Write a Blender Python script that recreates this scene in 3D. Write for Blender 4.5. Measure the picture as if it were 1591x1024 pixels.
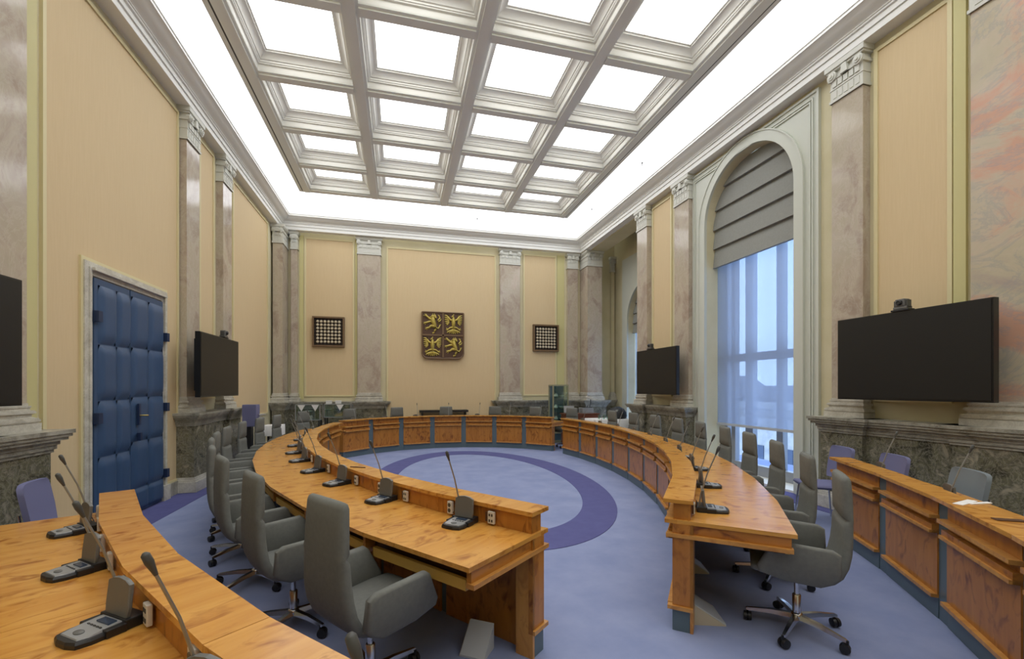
import bpy, bmesh, math, random
from mathutils import Vector, Matrix
random.seed(7)
for o in list(bpy.data.objects): bpy.data.objects.remove(o)
S = bpy.context.scene
COL = S.collection
R = math.radians
PI = math.pi
# ------------------------------------------------------------------ camera
cd = bpy.data.cameras.new('camera'); cam = bpy.data.objects.new('camera', cd); COL.objects.link(cam)
cam.location = (0, 0, 1.62); cam.rotation_euler = (R(90), 0, -math.atan(173.5/686))
cd.sensor_width = 36; cd.sensor_fit = 'HORIZONTAL'; cd.lens = 36*686/1591; cd.shift_y = 91/1591
cd.clip_start = .05; cd.clip_end = 300
S.camera = cam
# ------------------------------------------------------------------ world and exposure
w = bpy.data.worlds.new('sky'); S.world = w; w.use_nodes = True
bg = w.node_tree.nodes['Background']; bg.inputs[0].default_value = (.52, .69, 1, 1); bg.inputs[1].default_value = 2.3
S.view_settings.view_transform = 'Standard'; S.view_settings.look = 'None'
S.view_settings.exposure = 0.72; S.view_settings.gamma = 1.0; S.view_settings.use_curve_mapping = False
S.cycles.max_bounces = 7; S.cycles.diffuse_bounces = 4; S.cycles.glossy_bounces = 3; S.cycles.transparent_max_bounces = 10
S.cycles.caustics_reflective = False; S.cycles.caustics_refractive = False
S.cycles.sample_clamp_indirect = 4
CEIL = 2.1           # radiance of the backlit ceiling glass
STRIP = 1.75         # radiance of the backlit band round the coffers
# ------------------------------------------------------------------ materials
def mat(name, col, rough=.5, metal=0., spec=.5, noise=None, attr=None, bump=0., coat=0.):
    """noise = (colour2, scale, (sx,sy,sz), lo, hi)"""
    m = bpy.data.materials.new(name); m.use_nodes = True
    nt = m.node_tree; N = nt.nodes; L = nt.links; b = N['Principled BSDF']
    b.inputs['Base Color'].default_value = (*col, 1); b.inputs['Roughness'].default_value = rough
    b.inputs['Metallic'].default_value = metal; b.inputs['Specular IOR Level'].default_value = spec
    b.inputs['Coat Weight'].default_value = coat; b.inputs['Coat Roughness'].default_value = .12
    if noise:
        if attr:
            t = N.new('ShaderNodeAttribute'); t.attribute_name = attr; src = t.outputs['Vector']
        else:
            t = N.new('ShaderNodeTexCoord'); src = t.outputs['Object']
        mp = N.new('ShaderNodeMapping'); mp.inputs['Scale'].default_value = noise[2]
        L.new(src, mp.inputs[0])
        nz = N.new('ShaderNodeTexNoise'); nz.inputs['Scale'].default_value = noise[1]
        nz.inputs['Detail'].default_value = 6; nz.inputs['Roughness'].default_value = .6
        if len(noise) > 5: nz.inputs['Distortion'].default_value = noise[5]
        L.new(mp.outputs[0], nz.inputs[0])
        cr = N.new('ShaderNodeValToRGB'); e = cr.color_ramp.elements
        e[0].position = noise[3]; e[1].position = noise[4]
        e[0].color = (*col, 1); e[1].color = (*noise[0], 1)
        L.new(nz.outputs[0], cr.inputs[0]); L.new(cr.outputs[0], b.inputs['Base Color'])
        if bump:
            bp = N.new('ShaderNodeBump'); bp.inputs['Strength'].default_value = bump; bp.inputs['Distance'].default_value = .01
            L.new(nz.outputs[0], bp.inputs['Height']); L.new(bp.outputs[0], b.inputs['Normal'])
    return m
def marble(name, cols, scale, rough, vein=None, stretch=(1, 1, 1)):
    m = bpy.data.materials.new(name); m.use_nodes = True
    nt = m.node_tree; N = nt.nodes; L = nt.links; b = N['Principled BSDF']
    b.inputs['Roughness'].default_value = rough; b.inputs['Coat Weight'].default_value = .0
    t = N.new('ShaderNodeTexCoord'); mp = N.new('ShaderNodeMapping'); mp.inputs['Scale'].default_value = stretch
    mp.inputs['Rotation'].default_value = (.25, .15, .1)
    g = N.new('ShaderNodeNewGeometry'); L.new(g.outputs['Position'], mp.inputs[0])
    n1 = N.new('ShaderNodeTexNoise'); n1.inputs['Scale'].default_value = scale; n1.inputs['Detail'].default_value = 9
    n1.inputs['Roughness'].default_value = .62; n1.inputs['Distortion'].default_value = .8
    L.new(mp.outputs[0], n1.inputs[0])
    cr = N.new('ShaderNodeValToRGB'); els = cr.color_ramp.elements
    while len(els) < len(cols): els.new(.5)
    for i, (p, c) in enumerate(cols): els[i].position = p; els[i].color = (*c, 1)
    L.new(n1.outputs[0], cr.inputs[0]); out = cr.outputs[0]
    if vein:
        n2 = N.new('ShaderNodeTexNoise'); n2.inputs['Scale'].default_value = scale*vein[1]; n2.inputs['Detail'].default_value = 8
        n2.inputs['Distortion'].default_value = 1.6; n2.inputs['Roughness'].default_value = .7
        L.new(mp.outputs[0], n2.inputs[0])
        c2 = N.new('ShaderNodeValToRGB'); e = c2.color_ramp.elements; e[0].position = .47; e[1].position = .54
        e.new(.5); e[0].color = (0, 0, 0, 1); e[1].color = (1, 1, 1, 1); e[2].color = (0, 0, 0, 1)
        e[0].position = .46; e[1].position = .5; e[2].position = .54
        L.new(n2.outputs[0], c2.inputs[0])
        mul = N.new('ShaderNodeMath'); mul.operation = 'MULTIPLY'; mul.inputs[1].default_value = vein[2]; L.new(c2.outputs[0], mul.inputs[0])
        mx = N.new('ShaderNodeMix'); mx.data_type = 'RGBA'; mx.inputs['B'].default_value = (*vein[0], 1)
        L.new(out, mx.inputs['A']); L.new(mul.outputs[0], mx.inputs['Factor']); out = mx.outputs['Result']
    L.new(out, b.inputs['Base Color'])
    return m
def emit(name, col, s):
    m = bpy.data.materials.new(name); m.use_nodes = True; N = m.node_tree.nodes; L = m.node_tree.links
    N.remove(N['Principled BSDF']); e = N.new('ShaderNodeEmission'); e.inputs[0].default_value = (*col, 1); e.inputs[1].default_value = s
    L.new(e.outputs[0], N['Material Output'].inputs[0]); return m
def wood(name, c1, c2, c3, rough=.28):
    m = bpy.data.materials.new(name); m.use_nodes = True; N = m.node_tree.nodes; L = m.node_tree.links; b = N['Principled BSDF']
    b.inputs['Roughness'].default_value = rough; b.inputs['Specular IOR Level'].default_value = .5
    t = N.new('ShaderNodeAttribute'); t.attribute_name = 'grain'
    oi = N.new('ShaderNodeObjectInfo'); add = N.new('ShaderNodeVectorMath'); add.operation = 'ADD'
    sc = N.new('ShaderNodeVectorMath'); sc.operation = 'SCALE'; sc.inputs['Scale'].default_value = 9.
    cx = N.new('ShaderNodeCombineXYZ'); L.new(oi.outputs['Random'], cx.inputs[0]); L.new(oi.outputs['Random'], cx.inputs[2])
    L.new(cx.outputs[0], sc.inputs[0]); L.new(t.outputs['Vector'], add.inputs[0]); L.new(sc.outputs[0], add.inputs[1])
    m1 = N.new('ShaderNodeMapping'); m1.inputs['Scale'].default_value = (1.3, 12, 12); L.new(add.outputs[0], m1.inputs[0])
    n1 = N.new('ShaderNodeTexNoise'); n1.inputs['Scale'].default_value = 1.2; n1.inputs['Detail'].default_value = 6; n1.inputs['Distortion'].default_value = .7
    L.new(m1.outputs[0], n1.inputs[0])
    m2 = N.new('ShaderNodeMapping'); m2.inputs['Scale'].default_value = (5, 9, 9); L.new(add.outputs[0], m2.inputs[0])
    n2 = N.new('ShaderNodeTexNoise'); n2.inputs['Scale'].default_value = 1.; n2.inputs['Detail'].default_value = 4; n2.inputs['Distortion'].default_value = 1.5
    L.new(m2.outputs[0], n2.inputs[0])
    r1 = N.new('ShaderNodeValToRGB'); r1.color_ramp.elements[0].position = .35; r1.color_ramp.elements[1].position = .68
    r1.color_ramp.elements[0].color = (*c1, 1); r1.color_ramp.elements[1].color = (*c2, 1); L.new(n1.outputs[0], r1.inputs[0])
    r2 = N.new('ShaderNodeValToRGB'); r2.color_ramp.elements[0].position = .53; r2.color_ramp.elements[1].position = .72
    L.new(n2.outputs[0], r2.inputs[0])
    mx = N.new('ShaderNodeMix'); mx.data_type = 'RGBA'; mx.inputs['B'].default_value = (*c3, 1)
    L.new(r1.outputs[0], mx.inputs['A']); L.new(r2.outputs[0], mx.inputs['Factor']); L.new(mx.outputs['Result'], b.inputs['Base Color'])
    return m
M = {}
M['cream'] = mat('cream paint', (.60, .545, .34), .6, noise=((.69, .63, .43), 1.2, (1, 1, 1), .35, .7))
M['yellow'] = mat('pale yellow paint', (.60, .55, .26), .55)
M['peach'] = mat('peach wall cloth', (.655, .505, .29), .75, noise=((.685, .535, .315), 60, (1, 1, .05), .3, .7))
M['paneltrim'] = mat('panel moulding paint', (.70, .62, .36), .5)
M['plaster'] = mat('white plaster', (.80, .80, .75), .55)
M['capital'] = mat('grey white plaster', (.62, .62, .55), .55)
M['beam'] = mat('ceiling beam plaster', (.88, .91, .86), .5)
M['greygreen'] = mat('grey green paint', (.58, .60, .52), .5)
M['pink'] = marble('pink marble', [(.25, (.30, .235, .19)), (.42, (.40, .32, .25)), (.52, (.49, .42, .33)), (.6, (.46, .40, .30)), (.75, (.52, .41, .33))], 1.9, .14, ((.62, .57, .47), 2.4, .3), (1, 1, .7))
M['salmon'] = marble('salmon marble', [(.2, (.36, .30, .26)), (.38, (.46, .38, .31)), (.47, (.52, .46, .33)), (.53, (.56, .48, .36)), (.60, (.62, .36, .255)), (.67, (.60, .38, .28)), (.8, (.52, .42, .36))], .8, .2, ((.33, .33, .33), 1.8, .45), (.7, .7, 1.3))
M['whitemarble'] = marble('white marble', [(.3, (.42, .40, .34)), (.5, (.58, .56, .49)), (.7, (.70, .68, .60))], 5, .3, ((.30, .28, .24), 1.8, .35))
M['greenmarble'] = marble('green grey marble', [(.32, (.035, .035, .025)), (.44, (.10, .095, .065)), (.50, (.17, .16, .10)), (.56, (.12, .115, .085)), (.66, (.36, .32, .23))], 5.5, .22, ((.36, .33, .26), 1.5, .55))
M['ledge'] = marble('grey marble ledge', [(.3, (.13, .125, .10)), (.5, (.28, .27, .22)), (.7, (.42, .40, .34))], 5, .28, ((.5, .48, .42), 1.6, .4))
M['carpet'] = mat('light blue carpet', (.225, .27, .45), .95, noise=((.28, .325, .505), 2.2, (1, 1, 1), .35, .7), spec=.1)
M['inlay'] = mat('violet blue carpet', (.098, .103, .25), .95, noise=((.115, .12, .285), 5, (1, 1, 1), .3, .7), spec=.1)
M['wood'] = wood('honey wood', (.64, .325, .07), (.54, .24, .042), (.34, .12, .018), .2)
M['woodpanel'] = wood('amber wood panel', (.48, .20, .034), (.38, .145, .022), (.19, .058, .010), .28)
M['woodedge'] = wood('light wood edge', (.60, .30, .075), (.48, .22, .05), (.4, .17, .04), .35)
M['drawer'] = mat('yellow wood tray', (.50, .30, .06), .4)
M['post'] = mat('blue grey laminate', (.10, .145, .17), .35)
M['fabric'] = mat('grey chair fabric', (.145, .15, .138), .85, noise=((.17, .175, .16), 40, (1, 1, 1), .3, .7), spec=.25)
M['lav'] = mat('lavender fabric', (.16, .165, .29), .85, spec=.25)
M['greyfab'] = mat('slate grey fabric', (.19, .22, .24), .85, spec=.25)
M['chrome'] = mat('polished metal', (.62, .62, .62), .22, 1.)
M['black'] = mat('black plastic', (.012, .012, .013), .4)
M['screen'] = mat('switched off screen', (.018, .017, .015), .42, spec=.3)
M['bezel'] = mat('black bezel', (.01, .01, .01), .3)
M['darkgrey'] = mat('dark grey plastic', (.06, .06, .055), .45)
M['midgrey'] = mat('grey plastic', (.13, .13, .12), .4)
M['silver'] = mat('silver plastic', (.36, .37, .38), .35, .4)
M['neck'] = mat('satin grey metal', (.30, .30, .28), .35, .6)
M['lcd'] = mat('dark display', (.03, .05, .09), .2)
M['white'] = mat('white plastic', (.62, .60, .54), .4)
M['paper'] = mat('white paper', (.75, .75, .74), .8)
M['blue'] = mat('blue leather', (.040, .080, .165), .45, spec=.4, noise=((.046, .09, .18), 3, (1, 1, 1), .3, .7))
M['darkblue'] = mat('dark blue metal', (.015, .03, .08), .5)
M['brass'] = mat('brass', (.6, .45, .15), .3, 1.)
M['gold'] = mat('gilded relief', (.56, .45, .10), .38, .35, noise=((.44, .33, .07), 14, (1, 1, 1), .35, .7))
M['shield'] = mat('dark brown wood', (.085, .038, .018), .45)
M['shieldframe'] = mat('worn brown frame', (.17, .10, .045), .45)
M['stud'] = mat('pale stud', (.62, .54, .38), .45)
M['darkbar'] = mat('dark brown bar', (.05, .032, .018), .6)
M['grillback'] = mat('dark grille felt', (.02, .012, .008), .8)
M['shade'] = mat('grey roman blind fabric', (.26, .265, .24), .85, noise=((.29, .295, .27), 30, (1, 1, 1), .3, .7))
M['frame'] = mat('grey window frame', (.30, .32, .35), .45)
M['facade'] = mat('pale stone facade', (.36, .35, .33), .8, noise=((.28, .28, .27), 1.5, (1, 1, 1), .4, .6))
M['roof'] = mat('slate roof', (.12, .13, .15), .7)
M['redwood'] = mat('reddish brown veneer', (.16, .05, .022), .4)
M['bag'] = mat('black nylon', (.02, .022, .025), .6)
M['brickred'] = mat('green grey metal frame', (.30, .29, .18), .4)
M['footrest'] = mat('beige laminate', (.52, .46, .34), .6)
M['blueside'] = mat('light grey laminate', (.5, .53, .56), .6)
M['light'] = emit('backlit ceiling glass', (1, .995, .98), CEIL)
M['strip'] = emit('backlit ceiling band', (.955, .965, 1.0), STRIP)
def glassmat(name, col, gl=.12, tr=1.):
    m = bpy.data.materials.new(name); m.use_nodes = True; N = m.node_tree.nodes; L = m.node_tree.links
    N.remove(N['Principled BSDF']); t = N.new('ShaderNodeBsdfTransparent'); t.inputs[0].default_value = (*col, 1)
    g = N.new('ShaderNodeBsdfGlossy'); g.inputs['Roughness'].default_value = .03; g.inputs[0].default_value = (.9, .95, 1, 1)
    x = N.new('ShaderNodeMixShader'); x.inputs[0].default_value = gl
    L.new(t.outputs[0], x.inputs[1]); L.new(g.outputs[0], x.inputs[2]); L.new(x.outputs[0], N['Material Output'].inputs[0]); return m
M['glass'] = glassmat('window glass', (.92, .96, 1), .06)
M['vitglass'] = glassmat('display case glass', (.80, .90, .84), .14)
def sheermat():
    m = bpy.data.materials.new('sheer roller blind'); m.use_nodes = True; N = m.node_tree.nodes; L = m.node_tree.links
    N.remove(N['Principled BSDF']); t = N.new('ShaderNodeBsdfTransparent'); t.inputs[0].default_value = (.84, .87, .91, 1)
    d = N.new('ShaderNodeBsdfDiffuse'); d.inputs[0].default_value = (.46, .48, .50, 1)
    tl = N.new('ShaderNodeBsdfTranslucent'); tl.inputs[0].default_value = (.66, .72, .84, 1)
    a = N.new('ShaderNodeMixShader'); a.inputs[0].default_value = .5; L.new(d.outputs[0], a.inputs[1]); L.new(tl.outputs[0], a.inputs[2])
    x = N.new('ShaderNodeMixShader'); x.inputs[0].default_value = .46
    L.new(t.outputs[0], x.inputs[1]); L.new(a.outputs[0], x.inputs[2]); L.new(x.outputs[0], N['Material Output'].inputs[0]); return m
M['sheer'] = sheermat()
# ------------------------------------------------------------------ mesh helpers
class MB:
    def __init__(s): s.v = []; s.f = []; s.g = None
    def box(s, x0, x1, y0, y1, z0, z1):
        b = len(s.v)
        s.v += [(x, y, z) for z in (z0, z1) for y in (y0, y1) for x in (x0, x1)]
        for f in ((0, 2, 3, 1), (4, 5, 7, 6), (0, 1, 5, 4), (2, 6, 7, 3), (0, 4, 6, 2), (1, 3, 7, 5)): s.f.append([b+i for i in f])
        return s
    def tbox(s, mtx, sx, sy, sz):      # centred box under a matrix
        b = len(s.v)
        for z in (-.5, .5):
            for y in (-.5, .5):
                for x in (-.5, .5): s.v.append(tuple(mtx @ Vector((x*sx, y*sy, z*sz))))
        for f in ((0, 2, 3, 1), (4, 5, 7, 6), (0, 1, 5, 4), (2, 6, 7, 3), (0, 4, 6, 2), (1, 3, 7, 5)): s.f.append([b+i for i in f])
        return s
    def prism(s, poly, fn, d0, d1):    # poly 2-D, fn(u,v,d)->xyz
        b = len(s.v); n = len(poly)
        s.v += [tuple(fn(u, v, d0)) for u, v in poly] + [tuple(fn(u, v, d1)) for u, v in poly]
        s.f.append([b+i for i in range(n)][::-1]); s.f.append([b+n+i for i in range(n)])
        for i in range(n): j = (i+1) % n; s.f.append([b+i, b+j, b+n+j, b+n+i])
        return s
    def rings(s, R_, cap=True, closed=True):    # list of rings of equal length
        b = len(s.v); n = len(R_[0])
        for r in R_: s.v += [tuple(p) for p in r]
        for k in range(len(R_)-1):
            for i in range(n if closed else n-1):
                j = (i+1) % n; s.f.append([b+k*n+i, b+k*n+j, b+(k+1)*n+j, b+(k+1)*n+i])
        if cap:
            s.f.append([b+i for i in range(n)][::-1]); m = b+(len(R_)-1)*n; s.f.append([m+i for i in range(n)])
        return s
    def tube(s, pts, rad, n=8, flat=1.):
        P = [Vector(p) for p in pts]; rs = rad if isinstance(rad, (list, tuple)) else [rad]*len(P); RR = []
        up = Vector((0, 0, 1))
        for i, p in enumerate(P):
            d = (P[min(i+1, len(P)-1)]-P[max(i-1, 0)]).normalized()
            a = d.cross(up)
            if a.length < .05: a = d.cross(Vector((1, 0, 0)))
            a.normalize(); b_ = d.cross(a).normalized()
            RR.append([p+(a*math.cos(t)+b_*math.sin(t)*flat)*rs[i] for t in [2*PI*k/n for k in range(n)]])
        return s.rings(RR)
    def lathe(s, prof, n=16, c=(0, 0, 0), ax=2):
        RR = []
        for r, h in prof:
            ring = []
            for k in range(n):
                t = 2*PI*k/n; a, b = r*math.cos(t), r*math.sin(t)
                ring.append({2: (c[0]+a, c[1]+b, c[2]+h), 0: (c[0]+h, c[1]+a, c[2]+b), 1: (c[0]+b, c[1]+h, c[2]+a)}[ax])
            RR.append(ring)
        return s.rings(RR)
    def xf(s, mtx, start=0):
        for i in range(start, len(s.v)): s.v[i] = tuple(mtx @ Vector(s.v[i]))
        return s
def mesh(name, mb, m, smooth=None, bevel=0, origin=None, seg=2):
    me = bpy.data.meshes.new(name)
    vs = mb.v if origin is None else [tuple(Vector(v)-Vector(origin)) for v in mb.v]
    me.from_pydata(vs, [], mb.f)
    bm = bmesh.new(); bm.from_mesh(me); bmesh.ops.recalc_face_normals(bm, faces=bm.faces)
    if bevel: bmesh.ops.bevel(bm, geom=list(bm.edges), offset=bevel, segments=seg, affect='EDGES', profile=.6, clamp_overlap=True)
    bm.to_mesh(me); bm.free()
    if smooth is not None:
        me.shade_smooth(); me.set_sharp_from_angle(angle=R(smooth))
    if mb.g is not None and not bevel:
        a = me.attributes.new('grain', 'FLOAT_VECTOR', 'POINT')
        for i, g in enumerate(mb.g): a.data[i].vector = g
    else:
        a = me.attributes.new('grain', 'FLOAT_VECTOR', 'POINT')
        for i, v in enumerate(me.vertices): a.data[i].vector = v.co
    me.materials.append(M[m] if isinstance(m, str) else m)
    return me
def obj(name, me, parent=None, loc=None, label=None, cat=None, group=None, kind=None):
    o = bpy.data.objects.new(name, me); COL.objects.link(o)
    if loc is not None: o.location = loc
    if parent is not None: o.parent = parent
    if label: o['label'] = label
    if cat: o['category'] = cat
    if group: o['group'] = group
    if kind: o['kind'] = kind
    return o
def part(name, mb, m, parent, smooth=None, bevel=0, org=None, **k):
    """org: world position of the parent when mb is in world coordinates"""
    return obj(name, mesh(name, mb, m, smooth, bevel, org), parent, **k)
def thing(name, label, cat, loc=(0, 0, 0), rz=0, group=None):
    o = obj(name, None, None, loc, label, cat, group); o.rotation_euler = (0, 0, rz); o.empty_display_size = .1; return o
def copy_tree(o, parent=None):
    c = o.copy(); COL.objects.link(c)
    if parent is not None: c.parent = parent
    for ch in list(o.children): copy_tree(ch, c)
    return c
ORD = ['first', 'second', 'third', 'fourth', 'fifth', 'sixth', 'seventh', 'eighth', 'ninth', 'tenth', 'eleventh', 'twelfth']
XL, XR, YB, YF = -3.35, 5.85, 13.6, -3.6
ZC = 6.35
# ================================================================== SETTING
fl = obj('floor', mesh('floor', MB().box(-4.2, 8.0, YF-.3, YB+.3, -.1, 0), 'carpet'), kind='structure')
def ellring(cx, cy, a0, b0, a1, b1, z0, z1, n=96):
    m = MB(); RR = []
    for k in range(n+1):
        t = 2*PI*k/n; c, s = math.cos(t), math.sin(t)
        RR.append([(cx+a0*c, cy+b0*s, z0), (cx+a1*c, cy+b1*s, z0), (cx+a1*c, cy+b1*s, z1), (cx+a0*c, cy+b0*s, z1)])
    return m.rings(RR, cap=False)
part('carpet_ring', ellring(1.38, 7.74, 1.47, 2.98, 1.92, 3.55, 0, .006), 'inlay', fl)
b = MB().box(XL, -2.87, YF, YB, 0, .006); part('carpet_border', b, 'inlay', fl)
b = MB().box(5.38, XR, YF, YB, 0, .006); part('carpet_border', b, 'inlay', fl)
# walls
wl = obj('wall_left', mesh('wall_left', MB().box(XL-.3, XL, YF-.3, YB+.3, 0, 7.3), 'cream'), kind='structure')
wb = obj('wall_back', mesh('wall_back', MB().box(XL, 7.6, YB, YB+.3, 0, 7.3), 'cream'), kind='structure')
wf = obj('wall_front', mesh('wall_front', MB().box(XL, XR+.4, YF-.3, YF, 0, 7.3), 'cream'), kind='structure')
def archwall(x0, x1, ya, yb, ztop, cy, r, zs, mb=None, zb=0):
    """wall slab between x0 and x1 with an arched opening centred on cy"""
    m = mb or MB(); m.box(x0, x1, ya, cy-r, zb, ztop); m.box(x0, x1, cy+r, yb, zb, ztop)
    n = 28
    for k in range(n):
        t0, t1 = PI-PI*k/n, PI-PI*(k+1)/n
        p = [(cy+r*math.cos(t0), zs+r*math.sin(t0)), (cy+r*math.cos(t1), zs+r*math.sin(t1))]
        m.prism([p[0], p[1], (p[1][0], ztop), (p[0][0], ztop)], lambda u, v, d: (d, u, v), x0, x1)
    return m
W1 = (6.475, 1.015, 4.785); W2 = (11.6, 1.05, 3.75)
wr = obj('wall_right', mesh('wall_right', archwall(XR, XR+.75, YF, 10.05, 7.3, *W1), 'cream'), kind='structure')
m = archwall(7.0, 7.6, 10.05, YB, 7.3, *W2); m.box(XR+.75, 7.6, 9.7, 10.05, 0, 7.3)
m.box(XR, 6.35, 10.05, 12.95, 5.98, 7.3)          # beam across the niche
m.box(6.35, 7.0, 10.05, YB, 6.9, 7.3)
obj('wall_niche', mesh('wall_niche', m, 'cream'), kind='structure')
part('window_surround', archwall(6.97, 7.0, 10.3, 13.0, 5.75, *W2), 'greygreen', wr)
# surround of the tall window
sp = obj('trim_1', mesh('window_surround', archwall(XR-.03, XR, 5.05, 7.93, 5.93, *W1), 'greygreen'), kind='structure')
def archband(x0, x1, cy, zs, r0, r1, z0=0.02, n=30):
    pts = [(cy-r0, z0, cy-r1, z0)]+[(cy-r0*math.cos(PI*k/n), zs+r0*math.sin(PI*k/n), cy-r1*math.cos(PI*k/n), zs+r1*math.sin(PI*k/n)) for k in range(n+1)]+[(cy+r0, z0, cy+r1, z0)]
    return MB().rings([[(x0, a, b_), (x1, a, b_), (x1, c, d), (x0, c, d)] for a, b_, c, d in pts])
part('arch_moulding', archband(XR-.055, XR-.03, W1[0], W1[2], 1.015, 1.17), 'greygreen', sp, 40)
part('arch_moulding', archband(XR-.07, XR-.03, W1[0], W1[2], 1.17, 1.19), 'greygreen', sp, 40)
m = MB()
for d, t in ((.0, .035), (.09, .02), (.13, .02)):
    for y in (5.05+d, 7.93-d-t): m.box(XR-.05, XR-.03, y, y+t, .02, 5.93-d)
    m.box(XR-.05, XR-.03, 5.05+d+t, 7.93-d-t, 5.93-d-t, 5.93-d)
part('surround_moulding', m, 'greygreen', sp)
part('arch_moulding', archband(6.945, 6.97, W2[0], W2[2], 1.05, 1.2), 'greygreen', sp, 40)
# wall panels: cloth field plus raised moulding
def panel(par, nm, fn, u0, u1, z0, z1, t=.045, band=.0):
    q = MB().prism([(u0, z0), (u1, z0), (u1, z1), (u0, z1)], fn, 0, .012); part('wall_cloth', q, 'peach', par)
    q = MB()
    for a, b_, c, d in ((u0-t, u1+t, z1, z1+t), (u0-t, u1+t, z0-t, z0), (u0-t, u0, z0, z1), (u1, u1+t, z0, z1)):
        q.prism([(a, c), (b_, c), (b_, d), (a, d)], fn, 0, .03)
    part('panel_moulding', q, 'paneltrim', par)
fL = lambda u, v, d: (XL+d, u, v); fR = lambda u, v, d: (XR-d, u, v); fB = lambda u, v, d: (u, YB-d, v)
panel(wl, 'p', fL, 5.25, 7.85, .23, 5.86)
panel(wl, 'p', fL, 8.66, 9.20, 1.48, 5.86); panel(wl, 'p', fL, 10.22, 12.6, 1.0, 5.86)
panel(wl, 'p', fL, 3.42, 4.26, 1.45, 5.86)
panel(wr, 'p', fR, 3.53, 4.26, 1.5, 5.86); panel(wr, 'p', fR, 8.66, 9.34, 1.48, 5.86); panel(wr, 'p', fR, .2, 2.5, .3, 5.86)
panel(wl, 'p', fL, .2, 2.5, .3, 5.86)
panel(wb, 'p', fB, -2.59, -1.34, 1.42, 5.86); panel(wb, 'p', fB, -.35, 2.87, .3, 5.76); panel(wb, 'p', fB, 3.85, 4.88, 1.42, 5.86)
for (u0, u1) in ((4.9, 5.12),): 
    part('yellow_band', MB().prism([(5.0, .25), (5.15, .25), (5.15, 5.95), (5.0, 5.95)], fL, 0, .02), 'yellow', wl)
part('yellow_band', MB().prism([(3.36, 1.5), (3.47, 1.5), (3.47, 5.95), (3.36, 5.95)], fR, 0, .035), 'yellow', wr)
part('yellow_band', MB().prism([(8.42, 1.5), (8.56, 1.5), (8.56, 5.95), (8.42, 5.95)], fL, 0, .03), 'yellow', wl)
for a, b_ in ((-2.77, -2.66), (-1.28, -1.22), (4.95, 5.2)):
    part('yellow_band', MB().prism([(a, 1.3), (b_, 1.3), (b_, 5.95), (a, 5.95)], fB, 0, .015), 'yellow', wb)
# baseboard on the left wall
obj('baseboard_left', mesh('baseboard_left', MB().box(XL, XL+.05, 7.52, 7.9, 0, .2).box(XL, XL+.05, 10.2, 12.8, 0, .22).box(XL, XL+.05, 5.0, 5.72, 0, .2), 'ledge'), kind='structure')
# cornice
def rect_sweep(x0, x1, y0, y1, prof, mb=None):
    m = mb or MB(); m.rings([[(x0+d, y0+d, z), (x1-d, y0+d, z), (x1-d, y1-d, z), (x0+d, y1-d, z)] for d, z in prof], cap=False); return m
cprof = [(0, 6.0), (.19, 6.0), (.19, 6.09), (.21, 6.09), (.21, 6.16), (.235, 6.165), (.235, 6.185), (.25, 6.19), (.25, 6.2), (.27, 6.215), (.30, 6.225), (.36, 6.255), (.395, 6.30), (.42, 6.31), (.42, 6.345), (.435, 6.35), (.435, 6.40)]
obj('trim_2', mesh('cornice', rect_sweep(XL, XR, YF, YB-.1, cprof), 'plaster', 35), kind='structure')
# ceiling
GX = [-2.26, -.61, 1.08, 2.76, 4.43]; GY = [11.5, 10.17, 8.83, 7.41, 5.83, 4.25, 2.67, 1.09, -.49, -2.07]
H = .105
cs = obj('ceiling', mesh('ceiling', MB().box(XL-.3, 7.9, YF-.3, YB+.3, 7.3, 7.4), 'plaster'), kind='structure')
x0, x1, y0, y1 = GX[0], GX[-1], GY[-1], GY[0]
for i, X in enumerate(GX):
    w_ = H if 0 < i < 4 else .10
    c = X if 0 < i < 4 else X+(.10 if i == 0 else -.10)
    q = MB().box(c-w_, c+w_, y0, y1, ZC, ZC+.34); q.box(c-w_*.62, c+w_*.62, y0, y1, ZC-.03, ZC)
    part('long_beam', q, 'beam', cs)
for j, Y in enumerate(GY):
    e = .10 if j in (0, len(GY)-1) else H; c = Y if e == H else (Y-.1 if j == 0 else Y+.1)
    for i in range(4):
        a = GX[i]+(H if i else .2); b_ = GX[i+1]-(H if i < 3 else .2)
        q = MB().box(a, b_, c-e, c+e, ZC, ZC+.34); q.box(a, b_, c-e*.62, c+e*.62, ZC-.028, ZC)
        part('cross_beam', q, 'beam', cs)
# outer lip of the coffer field, with a thin dark gap next to the luminous band
part('outer_lip', rect_sweep(x0-.10, x1+.10, y0-.1, y1+.1, [(0, ZC+.05), (0, ZC+.02), (.07, ZC+.02), (.07, ZC+.34)]), 'beam', cs)
part('shadow_gap', rect_sweep(x0-.03, x1+.03, y0-.03, y1+.03, [(0, ZC+.015), (.03, ZC+.015), (.03, ZC+.3)]), 'darkgrey', cs)
cof = [(.003, .0), (.003, .085), (.03, .09), (.03, .105), (.042, .11), (.042, .135), (.058, .14), (.064, .155), (.085, .18), (.12, .20), (.142, .205), (.142, .222), (.165, .226), (.165, .235)]
fm = None; gm = None
for i in range(4):
    for j in range(len(GY)-1):
        a = GX[i]+(H if i else .2); b_ = GX[i+1]-(H if i < 3 else .2)
        c = GY[j+1]+(H if j < len(GY)-2 else .2); d = GY[j]-(H if j else .2)
        q = rect_sweep(a, b_, c, d, [(p, ZC+z+.01) for p, z in cof]); part('coffer_moulding', q, 'plaster', cs, 30)
        q = MB().box(a+.15, b_-.15, c+.15, d-.15, ZC+.245, ZC+.265); part('light_panel', q, 'light', cs)
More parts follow.
